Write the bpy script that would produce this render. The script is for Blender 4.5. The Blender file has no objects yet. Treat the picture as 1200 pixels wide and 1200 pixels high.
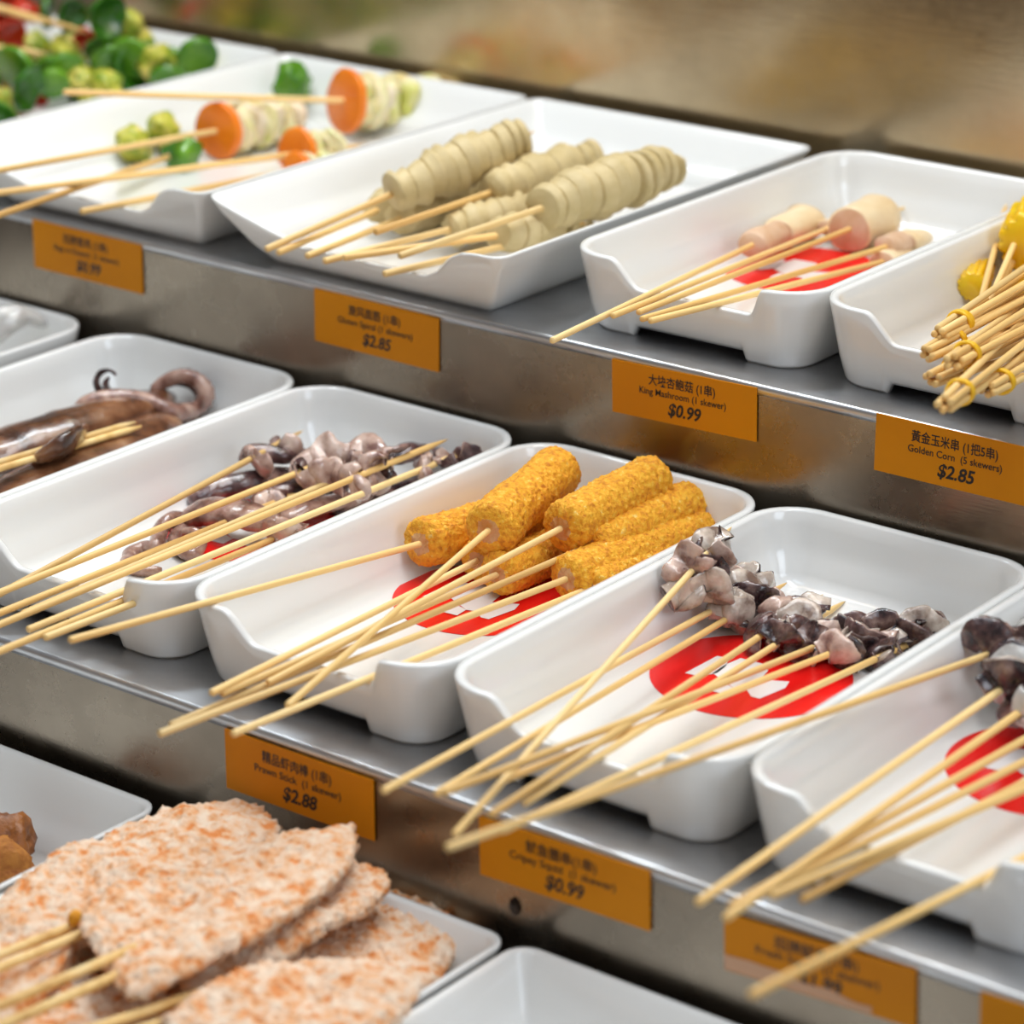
import bpy, math, random
from math import sin, cos, pi, sqrt, radians
from mathutils import Vector, Matrix, noise
random.seed(4); rnd = random.Random(11)
scene = bpy.context.scene
COL = scene.collection

# ------------------------------------------------------------ camera, world, lights, exposure
YAW, PITCH, ROLL = 0.6561, 0.3657, 0.0022
cd = bpy.data.cameras.new('camera'); cam = bpy.data.objects.new('camera', cd); COL.objects.link(cam)
cam.location = (0.6558, -0.8752, 0.5578)
fw = Vector((-sin(YAW)*cos(PITCH), cos(YAW)*cos(PITCH), -sin(PITCH)))
rt = Vector((cos(YAW), sin(YAW), 0)); up = rt.cross(fw)
rt, up = rt*cos(ROLL)+up*sin(ROLL), -rt*sin(ROLL)+up*cos(ROLL)
cam.rotation_euler = Matrix((rt, up, -fw)).transposed().to_euler()
cd.sensor_width = 36; cd.lens = 3502.7/1200*36; cd.clip_start = .05; cd.clip_end = 50
cd.dof.use_dof = True; cd.dof.focus_distance = 1.42; cd.dof.aperture_fstop = 7.0
scene.camera = cam
w = bpy.data.worlds.new('world'); scene.world = w; w.use_nodes = True
wn = w.node_tree.nodes; wl = w.node_tree.links
bg = wn['Background']; bg.inputs['Strength'].default_value = 1.0
wtc = wn.new('ShaderNodeTexCoord'); wsep = wn.new('ShaderNodeSeparateXYZ'); wr = wn.new('ShaderNodeValToRGB')
wl.new(wtc.outputs['Generated'], wsep.inputs[0])
wmr = wn.new('ShaderNodeMapRange'); wmr.inputs['From Min'].default_value = -1
wl.new(wsep.outputs['Z'], wmr.inputs['Value']); wl.new(wmr.outputs[0], wr.inputs[0]); wl.new(wr.outputs[0], bg.inputs['Color'])
e = wr.color_ramp.elements
e[0].position = 0.3; e[0].color = (.10, .082, .062, 1); e[1].position = .85; e[1].color = (.26, .26, .27, 1)
m_ = e.new(.5); m_.color = (.25, .20, .155, 1)

def area(name, loc, target, size, sy, power, col):
    l = bpy.data.lights.new(name, 'AREA'); l.shape = 'RECTANGLE'; l.size = size; l.size_y = sy; l.energy = power; l.color = col
    o = bpy.data.objects.new(name, l); COL.objects.link(o); o.location = loc
    o.rotation_euler = (Vector(target)-Vector(loc)).to_track_quat('-Z', 'Y').to_euler()
    return o
area('warm_ceiling_lamp', (-.4, .60, 1.5), (-.3, .3, 0), 1.3, .4, 6.5, (1, .84, .64))
area('cool_ceiling_lamp', (.15, .20, 1.6), (.05, .0, 0), 1.2, .35, 11.5, (.97, .98, 1))
area('front_ceiling_lamp', (-.15, -.35, 1.5), (-.1, -.15, 0), 1.2, .35, 5.0, (.74, .88, 1))
area('side_lamp', (1.5, -.15, .80), (0, .1, 0), .7, .7, 8.0, (.76, .88, 1))
area('strip_lamp', (-.62, .52, 1.0), (-.10, 0, 0), .7, .08, 7, (.80, .91, 1))
scene.view_settings.view_transform = 'Standard'; scene.view_settings.look = 'None'
scene.view_settings.gamma = 1; scene.view_settings.exposure = 0.0
scene.view_settings.use_curve_mapping = False

# ------------------------------------------------------------ materials
def mat(name, build=None, color=(.8, .8, .8), rough=.5, metal=0, **kw):
    m = bpy.data.materials.new(name); m.use_nodes = True
    nt = m.node_tree; b = nt.nodes['Principled BSDF']
    b.inputs['Base Color'].default_value = (*color, 1); b.inputs['Roughness'].default_value = rough; b.inputs['Metallic'].default_value = metal
    for k, v in kw.items(): b.inputs[k.replace('_', ' ')].default_value = v
    if build: build(nt, b)
    return m
def nnoise(nt, scale, detail=4, rough=.55, vec=None, stretch=None, rand=True):
    n = nt.nodes.new('ShaderNodeTexNoise'); n.inputs['Scale'].default_value = scale
    n.inputs['Detail'].default_value = detail; n.inputs['Roughness'].default_value = rough
    tc = nt.nodes.new('ShaderNodeTexCoord'); mp = nt.nodes.new('ShaderNodeMapping')
    nt.links.new(tc.outputs['Object'], mp.inputs['Vector'])
    if stretch: mp.inputs['Scale'].default_value = stretch
    if rand:
        oi = nt.nodes.new('ShaderNodeObjectInfo'); mm = nt.nodes.new('ShaderNodeMath'); mm.operation = 'MULTIPLY'; mm.inputs[1].default_value = 30
        nt.links.new(oi.outputs['Random'], mm.inputs[0]); nt.links.new(mm.outputs[0], mp.inputs['Location'])
    nt.links.new(mp.outputs[0], n.inputs['Vector'])
    return n
def ramp(nt, src, stops):
    r = nt.nodes.new('ShaderNodeValToRGB'); el = r.color_ramp.elements
    while len(el) < len(stops): el.new(.5)
    for i, (p, c) in enumerate(stops):
        el[i].position = p; el[i].color = (*c, 1) if len(c) == 3 else c
    nt.links.new(src, r.inputs[0]); return r
def bump(nt, b, src, strength, dist):
    bp = nt.nodes.new('ShaderNodeBump'); bp.inputs['Strength'].default_value = strength; bp.inputs['Distance'].default_value = dist
    nt.links.new(src, bp.inputs['Height']); nt.links.new(bp.outputs[0], b.inputs['Normal'])
def blotch(stops, scale, detail=4, bs=0, bd=.001, bscale=None, stretch=None, rand=True):
    def f(nt, b):
        n = nnoise(nt, scale, detail, stretch=stretch, rand=rand); r = ramp(nt, n.outputs['Fac'], stops); nt.links.new(r.outputs[0], b.inputs['Base Color'])
        if bs:
            n2 = nnoise(nt, bscale or scale*4, 5, rand=rand); bump(nt, b, n2.outputs['Fac'], bs, bd)
    return f
def steel_build(base, r0, r1, stretch=(1, 1, 1)):
    def f(nt, b):
        n = nnoise(nt, 7, 6, .65, rand=False); r = ramp(nt, n.outputs['Fac'], [(.3, tuple(c*.66 for c in base)), (.7, base)])
        nt.links.new(r.outputs[0], b.inputs['Base Color'])
        n2 = nnoise(nt, 18, 8, .7, rand=False); r2 = ramp(nt, n2.outputs['Fac'], [(.35, (r0,)*3), (.62, (r1,)*3)])
        nt.links.new(r2.outputs[0], b.inputs['Roughness'])
        n3 = nnoise(nt, 60, 3, .6, stretch=stretch, rand=False); bump(nt, b, n3.outputs['Fac'], .05, .001)
    return f
M = {}
M['melamine'] = mat('white_melamine', color=(.82, .82, .80), rough=.15, Coat_Weight=.3, Coat_Roughness=.05)
M['steel'] = mat('brushed_steel', steel_build((.31, .265, .21), .20, .36, (1, 1, 12)), metal=1)
M['tread'] = mat('polished_steel_tread', steel_build((.66, .67, .69), .30, .42, (12, 1, 1)), metal=1)
M['wall'] = mat('back_panel_steel', steel_build((.62, .50, .33), .16, .27, (1, 1, 6)), metal=1)
M['orange_card'] = mat('orange_card', blotch([(.3, (.62, .215, .002)), (.7, (.70, .26, .002))], 9), rough=.6, Specular_IOR_Level=.2)
M['ink'] = mat('black_ink', color=(.012, .008, .006), rough=.5)
M['red'] = mat('red_print', color=(.80, .010, .008), rough=.22)
M['markw'] = mat('white_print', color=(.82, .80, .78), rough=.25)
def bamboo(nt, b):
    n = nnoise(nt, 25, 4, stretch=(.12, 3, 3)); r = ramp(nt, n.outputs['Fac'], [(.3, (.62, .34, .09)), (.5, (.82, .54, .20)), (.75, (.90, .68, .33))])
    oi = nt.nodes.new('ShaderNodeObjectInfo'); hs = nt.nodes.new('ShaderNodeHueSaturation')
    mr = nt.nodes.new('ShaderNodeMapRange'); mr.inputs['To Min'].default_value = .86; mr.inputs['To Max'].default_value = 1.1
    nt.links.new(oi.outputs['Random'], mr.inputs['Value']); nt.links.new(mr.outputs[0], hs.inputs['Value'])
    nt.links.new(r.outputs[0], hs.inputs['Color']); nt.links.new(hs.outputs[0], b.inputs['Base Color'])
M['bamboo'] = mat('bamboo', bamboo, rough=.5)
M['crumb'] = mat('orange_breadcrumb', blotch([(.30, (.62, .20, .008)), (.46, (.86, .36, .012)), (.62, (.95, .50, .03)), (.72, (.95, .68, .22))], 330, 6, 1.0, .0016, 620), rough=.7)
M['filling'] = mat('prawn_filling', blotch([(.35, (.62, .25, .05)), (.6, (.66, .38, .18))], 160, 4, .6, .001, 400), rough=.5)
M['gluten'] = mat('pale_gluten', blotch([(.3, (.50, .38, .165)), (.7, (.64, .51, .27))], 70, 5, .4, .0007, 500), rough=.55)
M['mush'] = mat('mushroom_flesh', blotch([(.3, (.78, .56, .30)), (.7, (.86, .70, .46))], 60, 4, .3, .0006, 300), rough=.4)
M['mushcut'] = mat('mushroom_cut_face', blotch([(.3, (.62, .36, .20)), (.7, (.72, .50, .34))], 120, 4, .4, .0006, 300), rough=.5)
M['carrot'] = mat('carrot', blotch([(.3, (.80, .17, .004)), (.7, (.88, .24, .01))], 80, 4, .2, .0005, 300), rough=.3)
M['cabbage'] = mat('cabbage', blotch([(.30, (.78, .60, .22)), (.5, (.82, .74, .46)), (.68, (.62, .62, .12))], 45, 3, .3, .0006, 200), rough=.3, Subsurface_Weight=.15, Subsurface_Scale=.004)
M['onion'] = mat('pale_onion', blotch([(.3, (.80, .62, .40)), (.7, (.84, .76, .60))], 50, 3, .2, .0006, 200), rough=.3)
M['green'] = mat('green_pepper', blotch([(.3, (.012, .075, .003)), (.7, (.05, .20, .008))], 40, 3), rough=.18)
M['lime'] = mat('cucumber_skin', blotch([(.35, (.035, .16, .006)), (.65, (.15, .34, .02))], 45, 3), rough=.2)
M['sprout'] = mat('sprout_cut', blotch([(.35, (.16, .27, .01)), (.5, (.50, .48, .05)), (.68, (.72, .56, .16))], 90, 4, .3, .0006, 200), rough=.4)
M['redp'] = mat('red_pepper', color=(.55, .03, .01), rough=.2)
M['corn'] = mat('corn_kernel', blotch([(.3, (.80, .44, .004)), (.7, (.90, .62, .015))], 60, 3), rough=.22, Subsurface_Weight=.1, Subsurface_Scale=.003)
M['band'] = mat('yellow_rubber_band', color=(.85, .48, .01), rough=.35)
def squid(stops, scale, rough=.13):
    def f(nt, b):
        blotch(stops, scale, 5, .55, .0010, 330)(nt, b)
    return mat('wet_squid', f, rough=rough, Coat_Weight=.6, Coat_Roughness=.05, Subsurface_Weight=.05, Subsurface_Scale=.002)
M['squidskin'] = squid([(.38, (.018, .008, .010)), (.50, (.075, .036, .034)), (.62, (.20, .12, .10)), (.74, (.44, .33, .27))], 120)
M['squidflesh'] = squid([(.36, (.20, .13, .10)), (.46, (.42, .33, .27)), (.60, (.60, .50, .42)), (.72, (.74, .65, .56))], 90)
M['squidcut'] = M['squidskin']
M['squidpale'] = squid([(.36, (.22, .11, .09)), (.46, (.46, .30, .24)), (.60, (.64, .47, .39)), (.72, (.78, .62, .52))], 80)
M['squidpurple'] = squid([(.40, (.028, .012, .014)), (.52, (.11, .052, .050)), (.66, (.30, .18, .15))], 90)
M['squidpink'] = squid([(.36, (.16, .07, .05)), (.48, (.32, .17, .13)), (.64, (.50, .33, .26))], 110)
M['squidbrown'] = squid([(.36, (.050, .018, .010)), (.48, (.15, .058, .026)), (.62, (.27, .12, .055)), (.74, (.48, .28, .16))], 45, .08)
M['squidgrey'] = squid([(.3, (.34, .32, .30)), (.6, (.62, .60, .57))], 80)
M['cutlet'] = mat('crumbed_cutlet', blotch([(.36, (.74, .24, .05)), (.44, (.80, .44, .22)), (.52, (.82, .56, .38)), (.64, (.86, .68, .52))], 150, 12, .8, .003, 300), rough=.75)
M['fried'] = mat('brown_fried', blotch([(.3, (.10, .025, .006)), (.6, (.36, .12, .02))], 120, 5, .8, .001, 300), rough=.35)
M['crumbdark'] = mat('dark_crumb', blotch([(.3, (.30, .08, .01)), (.6, (.52, .20, .03))], 160, 5, .9, .0012, 400), rough=.7)
M['dark'] = mat('dark_spot', color=(.03, .02, .015), rough=.4)

# ------------------------------------------------------------ helpers
def mesh(name, V, F, material, parent=None, smooth=True, fm=None, mats=None):
    me = bpy.data.meshes.new(name); me.from_pydata([tuple(v) for v in V], [], F)
    for m in (mats or [material]): me.materials.append(M[m] if isinstance(m, str) else m)
    if fm:
        for i, k in fm.items(): me.polygons[i].material_index = k
    if smooth:
        me.polygons.foreach_set('use_smooth', [True]*len(me.polygons))
    me.update()
    o = bpy.data.objects.new(name, me); COL.objects.link(o)
    if parent is not None: o.parent = parent
    return o
def thing(name, label, cat, loc=(0, 0, 0), group=None, matrix=None):
    o = bpy.data.objects.new(name, None); COL.objects.link(o); o.empty_display_size = .02
    if matrix is not None: o.matrix_world = matrix
    else: o.location = loc
    o['label'] = label; o['category'] = cat
    if group: o['group'] = group
    return o
def structure(o): o['kind'] = 'structure'; return o
def nz(p, s, seed=0): return noise.noise(Vector((p[0]*s+seed, p[1]*s+seed*1.7, p[2]*s-seed)))
def fz(p, s, seed=0, oct=3): return noise.fractal(Vector((p[0]*s+seed, p[1]*s+seed*1.7, p[2]*s-seed)), 1.0, 2.0, oct)
def catmull(P, n):
    P = [Vector(p) for p in P]; Q = [P[0]*2-P[1]]+P+[P[-1]*2-P[-2]]; out = []
    for i in range(1, len(Q)-2):
        for k in range(n):
            t = k/n; a, b, c, d = Q[i-1], Q[i], Q[i+1], Q[i+2]
            out.append(.5*((2*b)+(c-a)*t+(2*a-5*b+4*c-d)*t*t+(3*b-a-3*c+d)*t**3))
    out.append(P[-1]); return out
def sweep_geo(path, rad, seg=12, noise_amp=0, noise_s=200, seed=0, upv=(0, 0, 1), twist=0, caps=True):
    """rad(t) -> (half width sideways, half height along up)."""
    V, F = [], []; n = len(path); u = Vector(upv)
    for i, p in enumerate(path):
        t = (path[min(i+1, n-1)]-path[max(i-1, 0)]).normalized()
        s = t.cross(u)
        if s.length < 1e-4: s = t.cross(Vector((1, 0, 0)))
        s.normalize(); u2 = s.cross(t).normalized(); u = (u*.0+u2)
        a, b = rad(i/(n-1)); tw = twist*i/(n-1)
        for k in range(seg):
            th = 2*pi*k/seg+tw; q = p+s*(a*cos(th))+u2*(b*sin(th))
            if noise_amp:
                d = (q-p); q = q+d.normalized()*noise_amp*fz(q, noise_s, seed)
            V.append(q)
    for i in range(n-1):
        for k in range(seg):
            a = i*seg+k; b = i*seg+(k+1) % seg; F.append((a, b, b+seg, a+seg))
    if caps:
        F.append(tuple(range(seg-1, -1, -1))); F.append(tuple((n-1)*seg+k for k in range(seg)))
    return V, F
def blob_rad(a, b, p=.5, taper=1.0):
    def f(t):
        e = max(1-abs(2*t-1)**2.6, .02)**p; k = 1+(taper-1)*t
        return a*e*k, b*e*k
    return f
def tube_obj(name, pts, rad, material, parent=None, n=6, seg=14, amp=.0006, ns=160, seed=0, upv=(0, 0, 1), mats=None):
    V, F = sweep_geo(catmull(pts, n), rad, seg, amp, ns, seed, upv)
    return mesh(name, V, F, material, parent)
def lathe_geo(prof, seg=24, mod=None):
    """prof: list of (x, r) along local X."""
    V, F = [], []
    for i, (x, r) in enumerate(prof):
        for k in range(seg):
            th = 2*pi*k/seg; X, R = (x, r) if mod is None else mod(x, r, th)
            V.append(Vector((X, R*cos(th), R*sin(th))))
    for i in range(len(prof)-1):
        for k in range(seg):
            a = i*seg+k; b = i*seg+(k+1) % seg; F.append((a, a+seg, b+seg, b))
    F.append(tuple(range(seg))); F.append(tuple((len(prof)-1)*seg+k for k in range(seg-1, -1, -1)))
    return V, F
def box(name, x0, x1, y0, y1, z0, z1, material, parent=None, bev=0):
    import bmesh
    bm = bmesh.new(); bmesh.ops.create_cube(bm, size=1)
    for v in bm.verts: v.co = Vector(((x0+x1)/2+v.co.x*(x1-x0), (y0+y1)/2+v.co.y*(y1-y0), (z0+z1)/2+v.co.z*(z1-z0)))
    if bev: bmesh.ops.bevel(bm, geom=bm.edges[:], offset=bev, segments=3, affect='EDGES', profile=.5)
    me = bpy.data.meshes.new(name); bm.to_mesh(me); bm.free(); me.materials.append(M[material])
    o = bpy.data.objects.new(name, me); COL.objects.link(o)
    if parent is not None: o.parent = parent
    return o
def frame_from(B, D):
    x = Vector(D).normalized(); y = Vector((0, 0, 1)).cross(x).normalized(); z = x.cross(y)
    m = Matrix((x, y, z)).transposed().to_4x4(); m.translation = Vector(B); return m
STICKS = {}
def stick(parent, L, r=.00165, x0=0, y=0, name='stick', dy=0, dz=0, z=0):
    key = round(L, 2), r, round(dy, 4), round(dz, 4)
    seg = 9; V, F = [], []
    prof = [(0, r*.85), (.0004, r), (L-.016, r), (L-.004, r*.45), (L, r*.08)]
    V, F = lathe_geo(prof, seg)
    for v in V:
        t = v.x/L; v.y += dy*t; v.z += dz*t
    o = mesh(name, V, F, 'bamboo', parent); o.location = (x0, y, z); return o
def skewer(rec, name, label, cat, group, r=.00165):
    B, D = rec[0:3], rec[3:6]
    t = thing(name, label, cat, group=group, matrix=frame_from(B, D))
    stick(t, rec[8], r); return t
# ------------------------------------------------------------ placement tables (metres): butt x y z, direction x y z, food start, food end, stick length
PRAWN = [
     (-0.2014, -0.0684, 0.0542, 0.0056, 0.9927, -0.1205, 0.2342, 0.3194, 0.3314) ,  # (82, 750) tot 0.331 fz 0.016
     (-0.113, -0.0302, 0.0348, -0.2422, 0.9699, 0.0251, 0.207, 0.2939, 0.2991) ,  # (337, 827) tot 0.299 fz 0.042
     (-0.138, -0.0148, 0.033, 0.0039, 0.9994, 0.0338, 0.2085, 0.2863, 0.2983) ,  # (314, 800) tot 0.298 fz 0.043
     (-0.1424, -0.0387, 0.0351, -0.067, 0.9949, -0.075, 0.2082, 0.2817, 0.2937) ,  # (260, 813) tot 0.294 fz 0.014
     (-0.1352, -0.0839, 0.0354, 0.0572, 0.9974, -0.0437, 0.2604, 0.3644, 0.3764) ,  # (187, 860) tot 0.376 fz 0.019
     (-0.1118, -0.0652, 0.0352, 0.0021, 0.998, -0.0636, 0.2463, 0.309, 0.321) ,  # (273, 860) tot 0.321 fz 0.016
     (-0.1418, -0.0456, 0.0382, -0.1459, 0.9858, -0.0829, 0.2252, 0.2977, 0.3097) ,  # (248, 812) tot 0.310 fz 0.013
     (-0.1454, -0.0669, 0.03, 0.0644, 0.9979, 0.0, 0.2708, 0.3505, 0.3625) ,  # (200, 850) tot 0.362 fz 0.030
]
GLUTEN = [
     (-0.3839, 0.2606, 0.1196, 0.1591, 0.9743, 0.1593, 0.0915, 0.1919, 0.1993) ,  # (312, 292) tot 0.199 fz 0.150
     (-0.3779, 0.2633, 0.1182, -0.1373, 0.9905, 0.0, 0.0996, 0.1901, 0.2021) ,  # (326, 296) tot 0.202 fz 0.118
     (-0.3354, 0.2932, 0.1302, -0.0195, 0.9998, 0.0, 0.1031, 0.2039, 0.2121) ,  # (440, 272) tot 0.212 fz 0.130
     (-0.361, 0.2673, 0.1184, -0.1439, 0.9893, -0.0232, 0.0954, 0.1954, 0.2074) ,  # (360, 300) tot 0.207 fz 0.114
     (-0.348, 0.2661, 0.1182, 0.1454, 0.9894, -0.0, 0.092, 0.166, 0.178) ,  # (380, 306) tot 0.178 fz 0.118
     (-0.3052, 0.2766, 0.1262, 0.1844, 0.9797, 0.0788, 0.1016, 0.1976, 0.2105) ,  # (468, 300) tot 0.210 fz 0.142
     (-0.3123, 0.2724, 0.1162, 0.1603, 0.9869, -0.0192, 0.1042, 0.1504, 0.1624) ,  # (450, 321) tot 0.162 fz 0.113
     (-0.3344, 0.2662, 0.1225, 0.339, 0.9405, -0.0236, 0.0957, 0.1423, 0.1543) ,  # (403, 302) tot 0.154 fz 0.119
]
MUSHROOM = [
     (-0.1393, 0.1878, 0.135, -0.202, 0.9767, -0.0725, 0.2594, 0.3345, 0.3465) ,  # (647, 399) tot 0.346 fz 0.111
     (-0.1453, 0.2443, 0.1321, -0.1514, 0.9854, -0.0775, 0.2694, 0.3051, 0.3171) ,  # (718, 370) tot 0.317 fz 0.108
     (-0.1446, 0.2647, 0.129, -0.0942, 0.9941, -0.0546, 0.2344, 0.2913, 0.3057) ,  # (748, 366) tot 0.306 fz 0.113
     (-0.134, 0.2525, 0.1306, -0.0313, 0.9963, -0.0804, 0.2533, 0.2815, 0.2935) ,  # (752, 374) tot 0.293 fz 0.108
     (-0.126, 0.2482, 0.1323, -0.048, 0.9926, -0.1119, 0.2329, 0.2724, 0.2844) ,  # (762, 376) tot 0.284 fz 0.102
]
SQUIDB = [
     (-0.2942, -0.0384, 0.0353, -0.188, 0.9819, -0.0228, 0.231, 0.2781, 0.2909) ,  # (-30, 712) tot 0.291 fz 0.029
     (-0.2938, -0.0344, 0.0378, -0.0532, 0.998, -0.0349, 0.2223, 0.2692, 0.2812) ,  # (-22, 703) tot 0.281 fz 0.028
     (-0.275, -0.0269, 0.0335, -0.0719, 0.9968, -0.0345, 0.2168, 0.2705, 0.2825) ,  # (27, 719) tot 0.282 fz 0.024
     (-0.2747, -0.0541, 0.0332, 0.0301, 0.9995, 0.0115, 0.2432, 0.2844, 0.3203) ,  # (-25, 742) tot 0.320 fz 0.036
     (-0.2592, -0.0389, 0.0338, 0.0008, 0.9999, -0.0139, 0.2709, 0.3213, 0.3436) ,  # (33, 738) tot 0.344 fz 0.029
     (-0.2782, -0.0506, 0.0368, -0.149, 0.9844, -0.0939, 0.2219, 0.2542, 0.2662) ,  # (-25, 728) tot 0.266 fz 0.013
     (-0.2398, -0.0469, 0.0379, -0.1634, 0.9788, -0.1235, 0.1937, 0.2342, 0.2462) ,  # (53, 747) tot 0.246 fz 0.009
     (-0.2372, -0.0906, 0.0424, -0.1908, 0.9739, -0.1227, 0.2316, 0.2688, 0.2808) ,  # (-30, 775) tot 0.281 fz 0.009
]
SQUIDD = [
     (0.0138, -0.0768, 0.0333, -0.2571, 0.966, 0.0286, 0.271, 0.307, 0.3274) ,  # (533, 978) tot 0.327 fz 0.042
     (-0.0251, -0.0729, 0.0385, -0.0964, 0.9927, -0.0722, 0.2834, 0.3146, 0.3266) ,  # (449, 927) tot 0.327 fz 0.016
     (-0.0108, -0.0573, 0.0356, -0.1285, 0.9888, -0.0756, 0.2591, 0.3041, 0.3229) ,  # (512, 930) tot 0.323 fz 0.013
     (0.0259, -0.07, 0.0427, -0.1743, 0.9797, -0.099, 0.2695, 0.3104, 0.342) ,  # (575, 955) tot 0.342 fz 0.012
     (0.0211, -0.0422, 0.0353, -0.1411, 0.9859, -0.0903, 0.2361, 0.285, 0.315) ,  # (615, 941) tot 0.315 fz 0.010
     (0.0049, -0.0723, 0.0466, -0.0064, 0.9928, -0.1194, 0.2732, 0.3087, 0.3271) ,  # (520, 929) tot 0.327 fz 0.010
     (-0.0003, -0.0271, 0.0334, 0.0714, 0.9944, -0.0781, 0.2224, 0.2667, 0.2787) ,  # (592, 913) tot 0.279 fz 0.013
     (0.0388, -0.0792, 0.0439, -0.0215, 0.9944, -0.1034, 0.2891, 0.3419, 0.353) ,  # (589, 973) tot 0.353 fz 0.009
]
SQUIDE = [
     (0.0577, -0.1358, 0.0658, 0.1056, 0.9903, -0.0902, 0.3305, 0.3833, 0.3953) ,  # (524, 993) tot 0.395 fz 0.031
     (0.1254, -0.0758, 0.0405, -0.0472, 0.9985, -0.0268, 0.2413, 0.2933, 0.3053) ,  # (818, 1058) tot 0.305 fz 0.033
     (0.1357, -0.0732, 0.0365, -0.0366, 0.9989, -0.0281, 0.2315, 0.2886, 0.3006) ,  # (850, 1076) tot 0.301 fz 0.028
     (0.1302, -0.0616, 0.0345, 0.0318, 0.9985, -0.0455, 0.2314, 0.2758, 0.2878) ,  # (856, 1062) tot 0.288 fz 0.022
     (0.1333, -0.0505, 0.0344, 0.0605, 0.996, -0.0654, 0.2195, 0.2617, 0.2737) ,  # (884, 1052) tot 0.274 fz 0.017
     (0.1437, -0.0555, 0.0406, 0.0799, 0.9912, -0.1058, 0.2138, 0.256, 0.268) ,  # (904, 1050) tot 0.268 fz 0.014
     (0.1476, -0.0405, 0.0341, 0.0417, 0.9964, -0.0732, 0.2206, 0.2589, 0.2709) ,  # (940, 1054) tot 0.271 fz 0.015
     (0.1936, -0.1456, 0.0587, -0.0386, 0.9838, -0.1751, 0.2556, 0.3149, 0.3269) ,  # (880, 1166) tot 0.327 fz 0.004
]
VEGB = [
     (-0.5761, 0.2378, 0.1351, -0.0359, 0.9966, -0.0743, 0.2003, 0.2716, 0.2836) ,  # (-20, 203) tot 0.284 fz 0.115
     (-0.6118, 0.3373, 0.1582, 0.2744, 0.9482, -0.1599, 0.2001, 0.2954, 0.3074) ,  # (75, 108) tot 0.307 fz 0.111
     (-0.5234, 0.1818, 0.1271, -0.2793, 0.9577, -0.0695, 0.2425, 0.2741, 0.2861) ,  # (-30, 262) tot 0.286 fz 0.108
     (-0.5602, 0.2192, 0.1288, 0.115, 0.9902, -0.0792, 0.2344, 0.2825, 0.2945) ,  # (-25, 229) tot 0.294 fz 0.106
     (-0.5248, 0.2624, 0.1162, 0.0423, 0.9974, -0.0583, 0.1715, 0.2147, 0.2267) ,  # (95, 248) tot 0.227 fz 0.104
]
CORNA = [
     (-0.0106, 0.3669, 0.1322, -0.3992, 0.9162, -0.0352, 0.1135, 0.2279, 0.2399) ,  # (1155, 360) tot 0.240 fz 0.124
     (0.0131, 0.2795, 0.1447, -0.201, 0.9753, -0.0918, 0.1584, 0.23, 0.242) ,  # (1100, 392) tot 0.242 fz 0.124
     (0.0165, 0.2649, 0.1401, -0.1567, 0.9833, -0.0924, 0.1505, 0.2122, 0.2242) ,  # (1088, 414) tot 0.224 fz 0.120
     (0.0437, 0.2388, 0.1482, -0.254, 0.9567, -0.1418, 0.1836, 0.2729, 0.2849) ,  # (1117, 424) tot 0.285 fz 0.110
     (0.0323, 0.2409, 0.1374, -0.1546, 0.9803, -0.1227, 0.1565, 0.2185, 0.2305) ,  # (1092, 444) tot 0.231 fz 0.111
     (0.0746, 0.1781, 0.1512, -0.3131, 0.9384, -0.1462, 0.1984, 0.3356, 0.3476) ,  # (1108, 474) tot 0.348 fz 0.102
     (0.0579, 0.2454, 0.1363, -0.2424, 0.9596, -0.143, 0.1546, 0.2513, 0.2633) ,  # (1157, 457) tot 0.263 fz 0.100
]
CUT = [
     (-0.1376, -0.2068, -0.03, 0.0694, 0.9962, -0.0532, 0.0752, 0.0962, 0.1082) ,  # (-70, 1163) tot 0.108 fz -0.035
     (-0.1455, -0.1996, -0.03, 0.0811, 0.9952, -0.0553, 0.0723, 0.0962, 0.1082) ,  # (-70, 1147) tot 0.108 fz -0.035
     (-0.1049, -0.2315, -0.022, 0.0724, 0.9961, -0.0497, 0.0805, 0.0975, 0.1095) ,  # (-60, 1204) tot 0.110 fz -0.027
     (-0.094, -0.2415, -0.022, 0.0461, 0.9964, -0.0706, 0.085, 0.1007, 0.1127) ,  # (-60, 1228) tot 0.113 fz -0.029
     (-0.0817, -0.2021, -0.034, 0.2364, 0.9708, -0.0399, 0.0501, 0.0651, 0.0771) ,  # (60, 1222) tot 0.077 fz -0.037
     (-0.0713, -0.1945, -0.036, 0.233, 0.9714, -0.0459, 0.0436, 0.0578, 0.0698) ,  # (100, 1228) tot 0.070 fz -0.039
]
VEG = [(-0.8355, 0.5354, 0.1462), (-0.7617, 0.513, 0.1567), (-0.8571, 0.5384, 0.1442), (-0.8349, 0.4969, 0.1362), (-0.8338, 0.5227, 0.1262), (-0.7969, 0.5171, 0.1262), (-0.7567, 0.545, 0.1338), (-0.7209, 0.529, 0.1309), (-0.7576, 0.537, 0.1465), (-0.7638, 0.4422, 0.1322), (-0.7485, 0.5212, 0.1182), (-0.6699, 0.513, 0.1417), (-0.7501, 0.4302, 0.1262), (-0.7622, 0.4717, 0.1182), (-0.8051, 0.545, 0.1333), (-0.7744, 0.5349, 0.1262), (-0.7595, 0.4946, 0.1162), (-0.82, 0.472, 0.1262), (-0.7217, 0.545, 0.1258), (-0.7749, 0.5298, 0.1142), (-0.825, 0.545, 0.1425), (-0.8797, 0.545, 0.1403)]
SPROUT = [(-0.6177, 0.4, 0.1142), (-0.6205, 0.4271, 0.1182), (-0.5842, 0.406, 0.1102), (-0.6178, 0.5466, 0.1262)]
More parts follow.
